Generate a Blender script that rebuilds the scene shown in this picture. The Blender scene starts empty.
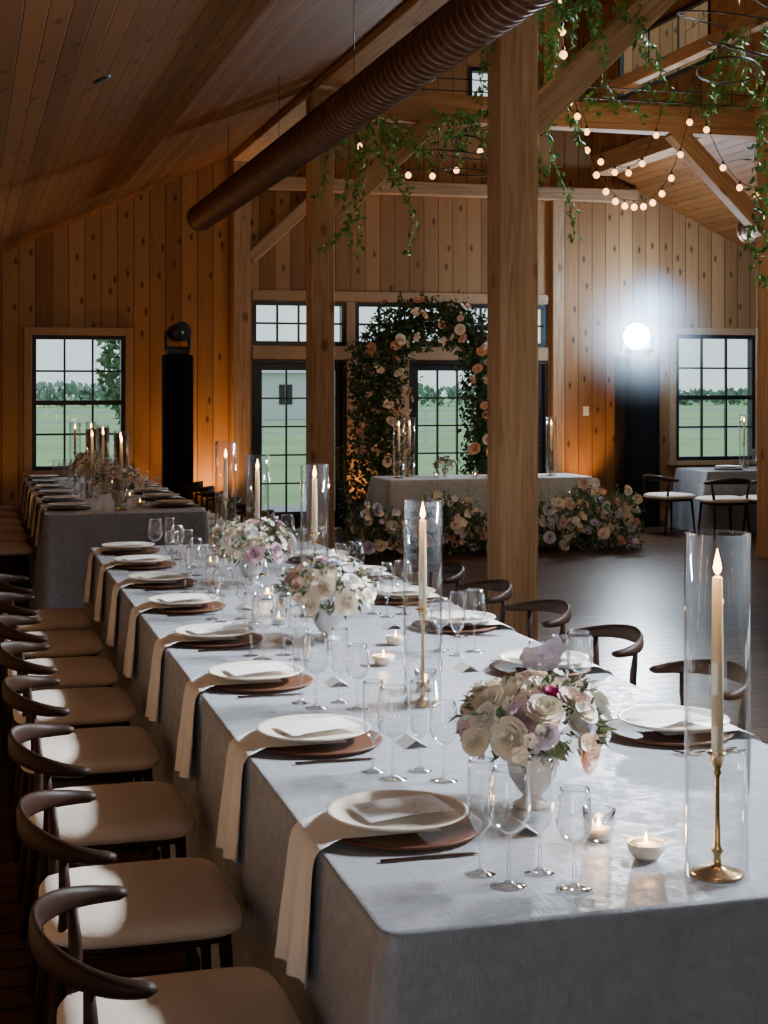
import bpy, math, random
from mathutils import Vector, Matrix
R = random.Random(11)
S = bpy.context.scene
COL = S.collection
pi = math.pi

# ------------------------------------------------------------------ helpers
class MB:
    def __init__(s): s.v=[]; s.f=[]; s.sm=[]
    def add(s, vs, fs, smooth=False):
        b=len(s.v); s.v+= [tuple(p) for p in vs]
        for f in fs: s.f.append(tuple(b+i for i in f)); s.sm.append(smooth)
    def box(s, x0,x1,y0,y1,z0,z1):
        v=[(x0,y0,z0),(x1,y0,z0),(x1,y1,z0),(x0,y1,z0),(x0,y0,z1),(x1,y0,z1),(x1,y1,z1),(x0,y1,z1)]
        s.add(v,[(0,3,2,1),(4,5,6,7),(0,1,5,4),(1,2,6,5),(2,3,7,6),(3,0,4,7)])
    def lathe(s, prof, n=24, c=(0,0,0), smooth=True):
        vs=[];fs=[]
        for r,z in prof:
            for i in range(n):
                a=2*pi*i/n; vs.append((c[0]+r*math.cos(a),c[1]+r*math.sin(a),c[2]+z))
        for k in range(len(prof)-1):
            for i in range(n):
                j=(i+1)%n
                fs.append((k*n+i,k*n+j,(k+1)*n+j,(k+1)*n+i))
        s.add(vs,fs,smooth)
    def sweep(s, pts, ab, n=8, up=(0,0,1), cap=True, smooth=True):
        pts=[Vector(p) for p in pts]; m=len(pts); vs=[];fs=[]
        up=Vector(up)
        for i,p in enumerate(pts):
            t=(pts[min(i+1,m-1)]-pts[max(i-1,0)]).normalized()
            sd=t.cross(up)
            if sd.length<1e-3: sd=t.cross(Vector((1,0,0)))
            sd.normalize(); u=sd.cross(t).normalized()
            a,b = ab[i] if isinstance(ab,list) else ab
            for k in range(n):
                an=2*pi*k/n
                vs.append(p+sd*a*math.cos(an)+u*b*math.sin(an))
        for i in range(m-1):
            for k in range(n):
                j=(k+1)%n
                fs.append((i*n+k,i*n+j,(i+1)*n+j,(i+1)*n+k))
        if cap:
            fs.append(tuple(range(n-1,-1,-1))); fs.append(tuple((m-1)*n+k for k in range(n)))
        s.add(vs,fs,smooth)
    def leaf(s,p,d,size,w=.45,rr=None):
        rr=rr or R
        d=d.normalized(); o=Vector((rr.uniform(-1,1),rr.uniform(-1,1),rr.uniform(-1,1)))
        sd=d.cross(o)
        if sd.length<1e-3: return
        sd.normalize(); nn=sd.cross(d)
        t=p+d*size; m=p+d*size*.5-nn*size*.08
        l=p+d*size*.42+sd*size*w*.5+nn*size*.06; r=p+d*size*.42-sd*size*w*.5+nn*size*.06
        s.add([p,r,t,l,m],[(0,1,4),(1,2,4),(2,3,4),(3,0,4)])
    def mesh(s,name):
        me=bpy.data.meshes.new(name); me.from_pydata(s.v,[],s.f); me.update()
        me.polygons.foreach_set('use_smooth',s.sm); return me

def obj(name, data=None, mat=None, loc=(0,0,0), rot=(0,0,0), parent=None, label=None, cat=None, group=None, kind=None, scale=None):
    if isinstance(mat,(tuple,Vector)): loc=mat; mat=None
    if isinstance(data,MB): data=data.mesh(name)
    o=bpy.data.objects.new(name,data); COL.objects.link(o)
    o.location=loc; o.rotation_euler=rot
    if scale: o.scale=scale
    if mat is not None:
        if len(data.materials)==0: data.materials.append(mat)
        elif data.materials[0]!=mat:
            o.material_slots[0].link='OBJECT'; o.material_slots[0].material=mat
    if parent: o.parent=parent
    if label: o['label']=label
    if cat: o['category']=cat
    if group: o['group']=group
    if kind: o['kind']=kind
    return o
def bevel(o,w=.01,seg=2):
    m=o.modifiers.new('b','BEVEL'); m.width=w; m.segments=seg; m.limit_method='ANGLE'; return o

# ------------------------------------------------------------------ materials
def mat0(name):
    m=bpy.data.materials.new(name); m.use_nodes=True
    nt=m.node_tree; b=nt.nodes['Principled BSDF']; return m,nt,b
def N(nt,t,**k):
    n=nt.nodes.new(t)
    for a,v in k.items(): setattr(n,a,v)
    return n
def M(nt,op,a,b=None,c=None):
    n=N(nt,'ShaderNodeMath',operation=op)
    for i,x in enumerate((a,b,c)):
        if x is None: continue
        if isinstance(x,(int,float)): n.inputs[i].default_value=x
        else: nt.links.new(x,n.inputs[i])
    return n.outputs[0]
def mixc(nt,f,a,b,blend='MIX'):
    n=N(nt,'ShaderNodeMix',data_type='RGBA',blend_type=blend)
    for i,x in ((0,f),(6,a),(7,b)):
        if isinstance(x,(int,float)): n.inputs[i].default_value=x
        elif isinstance(x,tuple): n.inputs[i].default_value=(*x[:3],1)
        else: nt.links.new(x,n.inputs[i])
    return n.outputs[2]
def simple(name,c,rough=.5,metal=0,var=.12,scale=30,bump=0.0,spec=None,sheen=0,sub=0,vec_scale=None):
    m,nt,b=mat0(name)
    tc=N(nt,'ShaderNodeTexCoord'); no=N(nt,'ShaderNodeTexNoise'); no.inputs['Scale'].default_value=scale
    no.inputs['Detail'].default_value=4
    src=tc.outputs['Object']
    if vec_scale:
        mp=N(nt,'ShaderNodeMapping'); mp.inputs['Scale'].default_value=vec_scale; nt.links.new(src,mp.inputs[0]); src=mp.outputs[0]
    nt.links.new(src,no.inputs['Vector'])
    d=tuple(x*(1-var) for x in c); l=tuple(min(1,x*(1+var)) for x in c)
    nt.links.new(mixc(nt,no.outputs[0],d,l),b.inputs['Base Color'])
    b.inputs['Roughness'].default_value=rough; b.inputs['Metallic'].default_value=metal
    if spec is not None: b.inputs['Specular IOR Level'].default_value=spec
    if sheen: b.inputs['Sheen Weight'].default_value=sheen
    if sub:
        b.inputs['Subsurface Weight'].default_value=sub; b.inputs['Subsurface Radius'].default_value=(.01,.006,.004)
    if bump:
        bp=N(nt,'ShaderNodeBump'); bp.inputs['Strength'].default_value=bump; bp.inputs['Distance'].default_value=.005
        nt.links.new(no.outputs[0],bp.inputs['Height']); nt.links.new(bp.outputs[0],b.inputs['Normal'])
    return m
def boards(name,across,along,w,c1,c2,rough=.6,knots=True,groove=.03,gdark=.25,spec=.5):
    m,nt,b=mat0(name)
    tc=N(nt,'ShaderNodeTexCoord'); sp=N(nt,'ShaderNodeSeparateXYZ'); nt.links.new(tc.outputs['Object'],sp.inputs[0])
    A=sp.outputs[across]; L=sp.outputs[along]
    q=M(nt,'DIVIDE',A,w); idx=M(nt,'FLOOR',q); fr=M(nt,'FRACT',q)
    wn=N(nt,'ShaderNodeTexWhiteNoise',noise_dimensions='1D'); nt.links.new(idx,wn.inputs['W'])
    rnd=wn.outputs['Value']
    cx=N(nt,'ShaderNodeCombineXYZ'); nt.links.new(M(nt,'MULTIPLY',A,30),cx.inputs[0]); nt.links.new(M(nt,'MULTIPLY',L,1.6),cx.inputs[1]); nt.links.new(M(nt,'MULTIPLY',rnd,40),cx.inputs[2])
    no=N(nt,'ShaderNodeTexNoise'); no.inputs['Scale'].default_value=1; no.inputs['Detail'].default_value=5; no.inputs['Distortion'].default_value=.6
    nt.links.new(cx.outputs[0],no.inputs['Vector'])
    f=M(nt,'ADD',M(nt,'MULTIPLY',rnd,.6),M(nt,'MULTIPLY',no.outputs[0],.5))
    col=mixc(nt,f,c1,c2)
    if knots:
        c2x=N(nt,'ShaderNodeCombineXYZ'); nt.links.new(M(nt,'MULTIPLY',A,5.3),c2x.inputs[0]); nt.links.new(M(nt,'ADD',M(nt,'MULTIPLY',L,2.4),M(nt,'MULTIPLY',rnd,9.0)),c2x.inputs[1])
        vo=N(nt,'ShaderNodeTexVoronoi',voronoi_dimensions='2D'); vo.inputs['Scale'].default_value=1; nt.links.new(c2x.outputs[0],vo.inputs['Vector'])
        sc=N(nt,'ShaderNodeSeparateColor'); nt.links.new(vo.outputs['Color'],sc.inputs[0])
        mr=N(nt,'ShaderNodeMapRange'); mr.inputs[1].default_value=.04; mr.inputs[2].default_value=.15; mr.inputs[3].default_value=.85; mr.inputs[4].default_value=0
        nt.links.new(vo.outputs['Distance'],mr.inputs[0])
        kf=M(nt,'MULTIPLY',mr.outputs[0],M(nt,'GREATER_THAN',sc.outputs[0],.5))
        col=mixc(nt,kf,col,tuple(x*.2 for x in c1))
    e=M(nt,'MINIMUM',fr,M(nt,'SUBTRACT',1.0,fr))
    mr=N(nt,'ShaderNodeMapRange'); mr.inputs[1].default_value=groove*.4; mr.inputs[2].default_value=groove; mr.inputs[3].default_value=1; mr.inputs[4].default_value=0
    nt.links.new(e,mr.inputs[0])
    col=mixc(nt,mr.outputs[0],col,tuple(x*gdark for x in c1))
    nt.links.new(col,b.inputs['Base Color']); b.inputs['Roughness'].default_value=rough; b.inputs['Specular IOR Level'].default_value=spec
    bp=N(nt,'ShaderNodeBump'); bp.inputs['Strength'].default_value=.5; bp.inputs['Distance'].default_value=.01
    h=M(nt,'ADD',M(nt,'MULTIPLY',mr.outputs[0],-1.0),M(nt,'MULTIPLY',no.outputs[0],.12))
    nt.links.new(h,bp.inputs['Height']); nt.links.new(bp.outputs[0],b.inputs['Normal'])
    return m
def timberm(name,c1,c2):
    m,nt,b=mat0(name)
    tc=N(nt,'ShaderNodeTexCoord'); oi=N(nt,'ShaderNodeObjectInfo')
    ad=N(nt,'ShaderNodeVectorMath',operation='ADD'); nt.links.new(tc.outputs['Object'],ad.inputs[0])
    cb=N(nt,'ShaderNodeCombineXYZ'); nt.links.new(M(nt,'MULTIPLY',oi.outputs['Random'],20.0),cb.inputs[2]); nt.links.new(cb.outputs[0],ad.inputs[1])
    mp=N(nt,'ShaderNodeMapping'); mp.inputs['Scale'].default_value=(22,22,1.1); nt.links.new(ad.outputs[0],mp.inputs[0])
    no=N(nt,'ShaderNodeTexNoise'); no.inputs['Scale'].default_value=1.2; no.inputs['Detail'].default_value=5; no.inputs['Distortion'].default_value=1.2; nt.links.new(mp.outputs[0],no.inputs['Vector'])
    mr0=N(nt,'ShaderNodeMapRange'); mr0.inputs[1].default_value=.3; mr0.inputs[2].default_value=.7; nt.links.new(no.outputs[0],mr0.inputs[0])
    col=mixc(nt,mr0.outputs[0],c1,c2)
    mp2=N(nt,'ShaderNodeMapping'); mp2.inputs['Scale'].default_value=(4,4,2.2); nt.links.new(ad.outputs[0],mp2.inputs[0])
    vo=N(nt,'ShaderNodeTexVoronoi'); vo.inputs['Scale'].default_value=1; nt.links.new(mp2.outputs[0],vo.inputs['Vector'])
    mr=N(nt,'ShaderNodeMapRange'); mr.inputs[1].default_value=.08; mr.inputs[2].default_value=.2; mr.inputs[3].default_value=.8; mr.inputs[4].default_value=0
    nt.links.new(vo.outputs['Distance'],mr.inputs[0])
    col=mixc(nt,mr.outputs[0],col,tuple(x*.3 for x in c1))
    nt.links.new(col,b.inputs['Base Color']); b.inputs['Roughness'].default_value=.65; b.inputs['Specular IOR Level'].default_value=.25
    bp=N(nt,'ShaderNodeBump'); bp.inputs['Strength'].default_value=.3; bp.inputs['Distance'].default_value=.005
    nt.links.new(no.outputs[0],bp.inputs['Height']); nt.links.new(bp.outputs[0],b.inputs['Normal'])
    return m
def glassm(name,tint=(1,1,1),base=.04,edge=.55,power=3.0,rough=.02):
    m=bpy.data.materials.new(name); m.use_nodes=True; nt=m.node_tree; nt.nodes.clear()
    out=N(nt,'ShaderNodeOutputMaterial'); tr=N(nt,'ShaderNodeBsdfTransparent'); gl=N(nt,'ShaderNodeBsdfGlossy'); mx=N(nt,'ShaderNodeMixShader')
    tr.inputs[0].default_value=(*tint,1); gl.inputs['Roughness'].default_value=rough; gl.inputs[0].default_value=(.95,.97,1,1)
    lw=N(nt,'ShaderNodeLayerWeight'); lw.inputs[0].default_value=.5
    f=M(nt,'MINIMUM',M(nt,'ADD',M(nt,'MULTIPLY',M(nt,'POWER',lw.outputs['Facing'],power),edge),base),1.0)
    nt.links.new(f,mx.inputs[0]); nt.links.new(tr.outputs[0],mx.inputs[1]); nt.links.new(gl.outputs[0],mx.inputs[2]); nt.links.new(mx.outputs[0],out.inputs[0])
    return m
def emis(name,c,s):
    m,nt,b=mat0(name); b.inputs['Base Color'].default_value=(*c,1); b.inputs['Emission Color'].default_value=(*c,1); b.inputs['Emission Strength'].default_value=s; return m
def leafm(name,c1,c2):
    m,nt,b=mat0(name); g=N(nt,'ShaderNodeNewGeometry')
    nt.links.new(mixc(nt,g.outputs['Random Per Island'],c1,c2),b.inputs['Base Color']); b.inputs['Roughness'].default_value=.55
    return m
def clothm(name,c,rough=.5):
    m,nt,b=mat0(name)
    tc=N(nt,'ShaderNodeTexCoord')
    n1=N(nt,'ShaderNodeTexNoise'); n1.inputs['Scale'].default_value=16; n1.inputs['Detail'].default_value=3; n1.inputs['Distortion'].default_value=1.6
    nt.links.new(tc.outputs['Object'],n1.inputs['Vector'])
    mr=N(nt,'ShaderNodeMapRange'); mr.inputs[1].default_value=.42; mr.inputs[2].default_value=.58; nt.links.new(n1.outputs[0],mr.inputs[0])
    n2=N(nt,'ShaderNodeTexNoise'); n2.inputs['Scale'].default_value=3.5; n2.inputs['Detail'].default_value=2; n2.inputs['Distortion'].default_value=.8; nt.links.new(tc.outputs['Object'],n2.inputs['Vector'])
    wvs=[]
    for sc in ((230,34,34),(34,230,34)):
        mp=N(nt,'ShaderNodeMapping'); mp.inputs['Scale'].default_value=sc; nt.links.new(tc.outputs['Object'],mp.inputs[0])
        wv=N(nt,'ShaderNodeTexNoise'); wv.inputs['Scale'].default_value=1; wv.inputs['Detail'].default_value=2; nt.links.new(mp.outputs[0],wv.inputs['Vector']); wvs.append(wv.outputs[0])
    wave=M(nt,'MULTIPLY',M(nt,'ADD',wvs[0],wvs[1]),.5)
    f=M(nt,'ADD',M(nt,'MULTIPLY',mr.outputs[0],.2),M(nt,'MULTIPLY',wave,.85))
    col=mixc(nt,f,tuple(x*.66 for x in c),tuple(x*1.30 for x in c))
    nt.links.new(col,b.inputs['Base Color'])
    r=M(nt,'ADD',M(nt,'MULTIPLY',mr.outputs[0],-.20),rough); nt.links.new(r,b.inputs['Roughness'])
    b.inputs['Sheen Weight'].default_value=.2
    bp=N(nt,'ShaderNodeBump'); bp.inputs['Strength'].default_value=.5; bp.inputs['Distance'].default_value=.006
    h=M(nt,'ADD',M(nt,'MULTIPLY',wave,.6),M(nt,'MULTIPLY',n2.outputs[0],2.6))
    nt.links.new(h,bp.inputs['Height']); nt.links.new(bp.outputs[0],b.inputs['Normal'])
    return m

PINE1=(.17,.070,.023); PINE2=(.50,.265,.105)
m_wallX=boards('pine_boards_back',0,2,.19,PINE1,PINE2,.65,spec=.25)
m_wallY=boards('pine_boards_side',1,2,.19,PINE1,PINE2,.65,spec=.25)
m_ceil=boards('pine_ceiling',0,1,.105,(.11,.038,.009),(.235,.090,.023),.55,groove=.045,gdark=.45,spec=.12)
m_floor=boards('dark_floor',1,0,.15,(.022,.010,.005),(.095,.048,.026),.32,knots=False,groove=.06,gdark=.15,spec=.03)
m_timber=timberm('timber',(.32,.17,.075),(.55,.34,.18))
m_trim=simple('pine_trim',(.42,.25,.12),.6,var=.25,scale=8,bump=.2,vec_scale=(3,3,3))
m_black=simple('black_metal_frame',(.012,.012,.014),.4,var=.1)
m_duct=simple('brown_duct_metal',(.15,.075,.045),.42,metal=.75,var=.2,scale=5)
m_cloth=clothm('blue_grey_linen',(.30,.308,.340),.52)
m_cloth2=clothm('grey_linen',(.46,.465,.48),.6)
m_cloth3=clothm('dark_grey_linen',(.20,.205,.22),.6)
m_chairwood=simple('walnut_wood',(.028,.012,.007),.5,var=.35,scale=9,bump=.1,vec_scale=(2,8,2),spec=.15)
m_seat=simple('cream_upholstery',(.66,.54,.44),.85,var=.08,scale=140,bump=.25,sheen=.2)
m_charger=simple('dark_charger_wood',(.12,.045,.022),.5,var=.4,scale=10,vec_scale=(1,9,1),spec=.25)
m_plate=simple('cream_ceramic',(.82,.72,.60),.3,var=.03,scale=12)
m_napkin=simple('ivory_linen',(.97,.94,.90),.85,var=.03,scale=160,bump=.3,sheen=.3)
m_bronze=simple('bronze_cutlery',(.11,.06,.045),.28,metal=.9,var=.15)
m_brass=simple('antique_brass',(.62,.42,.20),.25,metal=1,var=.12)
m_candle=simple('ivory_wax',(.85,.68,.45),.5,var=.04,sub=.3)
m_glass=glassm('thin_clear_glass',tint=(.97,.98,.98),base=.08,edge=1.0,power=1.8)
m_glassc=glassm('hurricane_glass',tint=(.975,.985,.985),base=.045,edge=.9,power=3)
m_vase=simple('pale_footed_vase',(.60,.61,.62),.3,var=.06)
m_pane=glassm('window_glass',tint=(.97,.99,.99),base=.02,edge=.12,power=5)
m_flame=emis('flame',(1,.50,.15),26)
m_bulb=emis('warm_bulb',(1,.48,.16),5)
m_leaf=leafm('leaf_green',(.018,.045,.013),(.08,.14,.045))
m_leafhang=leafm('leaf_bright_green',(.04,.15,.025),(.20,.44,.09))
m_leafsage=leafm('leaf_sage',(.07,.12,.05),(.20,.25,.13))
m_votw=simple('white_votive',(.85,.74,.62),.4,var=.04,sub=.4)
m_drape=simple('black_drape',(.006,.006,.008),.9,var=.2,spec=.2)
FL={k:simple('petal_'+k,c,.6,var=.10,scale=25,sub=.15) for k,c in dict(cream=(.90,.82,.68),white=(.92,.89,.84),blush=(.88,.68,.60),peach=(.86,.52,.34),lavender=(.70,.66,.82),magenta=(.50,.02,.17),mauve=(.62,.44,.50),blue=(.62,.68,.82)).items()}

def card_mat():
    m,nt,b=mat0('menu_card_watercolour')
    tc=N(nt,'ShaderNodeTexCoord'); n1=N(nt,'ShaderNodeTexNoise'); n1.inputs['Scale'].default_value=22; n1.inputs['Distortion'].default_value=2
    nt.links.new(tc.outputs['Object'],n1.inputs['Vector'])
    mr=N(nt,'ShaderNodeMapRange'); mr.inputs[1].default_value=.58; mr.inputs[2].default_value=.68; nt.links.new(n1.outputs[0],mr.inputs[0])
    nt.links.new(mixc(nt,mr.outputs[0],(.94,.93,.92),(.52,.60,.70)),b.inputs['Base Color']); b.inputs['Roughness'].default_value=.7
    return m
m_card=card_mat()
m_paper=simple('white_paper',(.90,.89,.88),.8,var=.03,sub=.4)

# ------------------------------------------------------------------ room shell
X0,X1,Y0,Y1=-1.4,12.4,-3.0,18.0
NL,NR=3.2,7.8
PZ=4.6
SL=.4583
def wall_mesh(u0,u1,w0,w1,holes,fixed0,fixed1,axis):
    mb=MB(); us=sorted({u0,u1,*[h[0] for h in holes],*[h[1] for h in holes]}); ws=sorted({w0,w1,*[h[2] for h in holes],*[h[3] for h in holes]})
    for i in range(len(us)-1):
        for j in range(len(ws)-1):
            cu=(us[i]+us[i+1])/2; cw=(ws[j]+ws[j+1])/2
            if any(h[0]<cu<h[1] and h[2]<cw<h[3] for h in holes): continue
            if axis=='x': mb.box(us[i],us[i+1],fixed0,fixed1,ws[j],ws[j+1])
            else: mb.box(fixed0,fixed1,us[i],us[i+1],ws[j],ws[j+1])
    return mb
RW=(8.97,10.14)
back_holes=[(.72,1.80,.77,2.36),(3.33,4.50,0,2.08),(5.32,6.35,0,2.08),(6.55,7.17,0,2.08),
            (3.33,4.50,2.26,2.80),(4.62,5.80,2.26,2.80),(5.95,7.17,2.26,2.80),(RW[0],RW[1],.78,2.44),
            (3.75,4.25,5.0,5.42),(6.1,7.0,5.38,5.8)]
obj('wall_back',wall_mesh(X0,X1,0,8,back_holes,Y1,Y1+.18,'x'),m_wallX,label='knotty pine vertical board end wall with windows',kind='structure',cat='wall')
right_holes=[(1.2,3.0,.8,2.2),(4.2,6.0,.8,2.2),(7.2,9.0,.8,2.2)]  # unseen openings added to house the side lamps
obj('wall_right',wall_mesh(Y0,Y1,0,3,right_holes,X1,X1+.18,'y'),m_wallY,label='pine board side wall with windows added for fill',kind='structure',cat='wall')
left_holes=[(-1.8,.0,.7,1.9)]  # unseen opening added for the left fill lamp
obj('wall_left',wall_mesh(Y0,Y1,0,3,left_holes,X0-.18,X0,'y'),m_wallY,label='pine board side wall with opening added for fill',kind='structure',cat='wall')
front_holes=[(.2,2.0,.8,2.2)]  # unseen opening behind the camera, added for the front fill lamp
obj('wall_front',wall_mesh(X0,X1,0,8,front_holes,Y0-.18,Y0,'x'),m_wallX,label='pine board end wall with opening added for fill',kind='structure',cat='wall')
cl_holes=[(14.8,17.2,5.3,6.05),(9.3,11.5,5.4,5.93),(3.9,6.1,5.4,5.93)]  # last two openings added to go with the key lamps
obj('wall_clerestory_right',wall_mesh(Y0,Y1,PZ,6.6,cl_holes,NR,NR+.06,'y'),m_wallY,label='pine clerestory wall above the post row',kind='structure',cat='wall')
obj('wall_clerestory_left',wall_mesh(Y0,Y1,PZ+.05,6.6,[],NL-.15,NL,'y'),m_wallY,label='pine clerestory wall above the post row',kind='structure',cat='wall')
fl=MB(); fl.box(X0-.18,X1+.18,Y0-.18,Y1+.18,-.12,0)
obj('floor',fl,m_floor,label='dark stained wood plank floor',kind='structure',cat='floor')
def slab(name,xa,za,xb,zb,label):
    mb=MB(); t=.12
    v=[(xa,Y0,za),(xb,Y0,zb),(xb,Y1,zb),(xa,Y1,za),(xa,Y0,za+t),(xb,Y0,zb+t),(xb,Y1,zb+t),(xa,Y1,za+t)]
    mb.add(v,[(0,3,2,1),(4,5,6,7),(0,1,5,4),(1,2,6,5),(2,3,7,6),(3,0,4,7)])
    return obj(name,mb,m_ceil,label=label,kind='structure',cat='ceiling')
slab('ceiling',X0-.1,PZ-SL*(NL-X0+.1),NL,PZ,'sloped pine tongue-and-groove ceiling')
slab('ceiling_aisle_right',NR,PZ,X1+.1,PZ-SL*(X1+.1-NR),'sloped pine tongue-and-groove ceiling')
slab('ceiling_nave_left',NL,6.6,5.5,7.7,'high sloped pine ceiling')
slab('ceiling_nave_right',5.5,7.7,NR,6.6,'high sloped pine ceiling')

wn=[0]; tn=[0]
def window(x0,x1,z0,z1,cols,rows,y=Y1,axis='x',meet=True,fr=.05,mt=.012,dp=.12):
    wn[0]+=1
    mb=MB()
    def bx(a0,a1,c0,c1,d0,d1):
        if axis=='x': mb.box(a0,a1,y+d0,y+d1,c0,c1)
        else: mb.box(y+d0,y+d1,a0,a1,c0,c1)
    k=dp/.12
    bx(x0,x0+fr,z0,z1,-.01,dp); bx(x1-fr,x1,z0,z1,-.01,dp); bx(x0+fr,x1-fr,z0,z0+fr,-.01,dp); bx(x0+fr,x1-fr,z1-fr,z1,-.01,dp)
    for i in range(1,cols):
        c=x0+fr+(x1-x0-2*fr)*i/cols; bx(c-mt,c+mt,z0+fr,z1-fr,.03*k,.07*k)
    for j in range(1,rows):
        c=z0+fr+(z1-z0-2*fr)*j/rows; w=.028 if (meet and j*2==rows) else mt; bx(x0+fr,x1-fr,c-w,c+w,.025*k,.075*k)
    o=obj('window_%d'%wn[0],mb,m_black,label='black-framed multi-pane window',kind='structure',cat='window')
    g=MB(); yp=y+.05*k
    if axis=='x': g.add([(x0,yp,z0),(x1,yp,z0),(x1,yp,z1),(x0,yp,z1)],[(0,1,2,3)])
    else: g.add([(yp,x0,z0),(yp,x1,z0),(yp,x1,z1),(yp,x0,z1)],[(0,1,2,3)])
    obj('glass_pane',g,m_pane,parent=o); return o
window(.72,1.80,.77,2.36,3,4)
window(RW[0],RW[1],.78,2.44,3,4)
window(3.33,4.50,2.26,2.80,4,2,meet=False); window(4.62,5.80,2.26,2.80,4,2,meet=False); window(5.95,7.17,2.26,2.80,4,2,meet=False)
window(3.75,4.25,5.0,5.42,1,1); window(6.1,7.0,5.38,5.8,2,1)
for h in cl_holes: window(h[0],h[1],h[2],h[3],3,1,y=NR,axis='y',dp=.05)
for h in right_holes: window(h[0],h[1],h[2],h[3],3,4,y=X1,axis='y')  # frames in the openings added for the side lamps
dn=[0]
def door(x0,x1,leaves=1):
    dn[0]+=1; mb=MB(); z1=2.08
    mb.box(x0,x0+.04,Y1-.01,Y1+.14,0,z1); mb.box(x1-.04,x1,Y1-.01,Y1+.14,0,z1); mb.box(x0+.04,x1-.04,Y1-.01,Y1+.14,z1-.04,z1)
    o=obj('door_%d'%dn[0],mb,m_black,label='black-framed glazed door with small panes',kind='structure',cat='door')
    w=(x1-x0-.08)/leaves
    for l in range(leaves):
        a=x0+.04+l*w; b=a+w; d=MB(); st=.085
        d.box(a,a+st,Y1+.03,Y1+.08,.01,z1-.04); d.box(b-st,b,Y1+.03,Y1+.08,.01,z1-.04)
        d.box(a+st,b-st,Y1+.03,Y1+.08,.01,.22); d.box(a+st,b-st,Y1+.03,Y1+.08,z1-.04-st,z1-.04)
        cols=3 if b-a>.8 else 2
        for i in range(1,cols):
            c=a+st+(b-a-2*st)*i/cols; d.box(c-.01,c+.01,Y1+.035,Y1+.075,.22,z1-.12)
        for j in range(1,5):
            c=.22+(z1-.34)*j/5; d.box(a+st,b-st,Y1+.035,Y1+.075,c-.01,c+.01)
        le=obj('door_leaf',d,m_black,parent=o)
        g=MB(); g.add([(a,Y1+.055,.05),(b,Y1+.055,.05),(b,Y1+.055,z1-.05),(a,Y1+.055,z1-.05)],[(0,1,2,3)])
        obj('glass_pane',g,m_pane,parent=le)
        h=MB(); h.sweep([(b-.045,Y1+.03,1.0),(b-.045,Y1-.02,1.0),(b-.14,Y1-.02,1.0)],(.009,.009)); obj('handle',h,m_bronze,parent=le)
door(3.33,4.50,1); door(5.32,6.35,1); door(6.55,7.17,1)
def trim(x0,x1,z0,z1,y=Y1,d=.03):
    tn[0]+=1; mb=MB(); mb.box(x0,x1,y-d,y-.001,z0,z1); return bevel(obj('trim_%d'%tn[0],mb,m_trim,label='pale pine board trim',kind='structure',cat='trim'),.004)
def casing(x0,x1,z0,z1,w=.09):
    trim(x0-w,x1+w,z1,z1+w); trim(x0-w,x0,z0,z1); trim(x1,x1+w,z0,z1)
    trim(x0-w-.02,x1+w+.02,z0-.06,z0,d=.06)
casing(.72,1.80,.77,2.36); casing(RW[0],RW[1],.78,2.44)
trim(3.33,7.17,2.09,2.25,d=.04); trim(3.33,7.17,2.81,2.93,d=.04)
trim(4.505,4.615,2.26,2.80); trim(5.805,5.945,2.26,2.80); trim(4.51,5.31,0,2.08); trim(6.36,6.54,0,2.08)
bb=MB(); bb.box(X0,3.05,Y1-.025,Y1,0,.14); obj('baseboard_back',bb,m_trim,kind='structure',label='pine baseboard',cat='baseboard')
bb=MB(); bb.box(7.5,X1,Y1-.025,Y1,0,.14); obj('baseboard_back_right',bb,m_trim,kind='structure',label='pine baseboard',cat='baseboard')

def beam(a,b,w,h,name='timber_beam',label='pale rough-sawn timber beam',cat='beam',mat=m_timber):
    a=Vector(a);b=Vector(b); L=(b-a).length; mb=MB(); mb.box(-w/2,w/2,-h/2,h/2,0,L)
    o=obj(name,mb,mat,loc=a,label=label,cat=cat,kind='structure')
    z=(b-a).normalized(); ref=Vector((0,0,1)) if abs(z.z)<.99 else Vector((0,1,0))
    x=ref.cross(z).normalized(); y=z.cross(x)
    o.rotation_euler=Matrix((x,y,z)).transposed().to_euler()
    return bevel(o,.008)
PY1,PY2=8.66,13.75
RX=7.95
for (x,y,w,l) in ((NL+.02,PY1,.245,'tall square timber post standing beside the long table'),(NL-.01,PY2,.225,'square timber post rising behind the long table'),(RX,PY2,.24,'square timber post beside the dance floor'),(RX,PY1,.24,'square timber post beside the dance floor'),(RX,3.4,.24,'square timber post')):
    beam((x,y,0),(x,y,PZ+.05),w,w,'timber_post',l,'post')
beam((3.17,Y1-.1,0),(3.17,Y1-.1,PZ),.2,.18,'timber_post','square timber wall post against the board wall','post')
beam((7.29,Y1-.05,0),(7.29,Y1-.05,4.15),.16,.08,'timber_post','flat timber wall post against the board wall','post')
beam((NL-.02,Y0,PZ-.02),(NL-.02,Y1-.2,PZ-.02),.26,.24); beam((NR+.02,Y0,PZ-.02),(NR+.02,Y1-.2,PZ-.02),.26,.24)
for y in (PY1,PY2):
    beam((NL,y,4.42),(RX,y,4.42),.2,.26)
    for (xa,sg) in ((NL+.1,1),(RX-.1,-1)):
        beam((xa,y,3.35),(xa+sg*1.02,y,4.33),.16,.18,'timber_brace','diagonal timber knee brace under the tie beam','beam')
    beam((5.5,y,4.5),(5.5,y,7.5),.2,.2,'timber_post','short timber king post above the tie beam','post')
    beam((NL+.1,y,6.5),(5.5,y,7.55),.16,.2); beam((NR-.1,y,6.5),(5.5,y,7.55),.16,.2)
beam((3.28,Y1-.1,4.22),(8.35,Y1-.1,4.22),.16,.16)
beam((3.28,Y1-.1,3.3),(4.18,Y1-.1,4.15),.13,.15,'timber_brace','diagonal timber knee brace against the end wall','beam')
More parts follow.
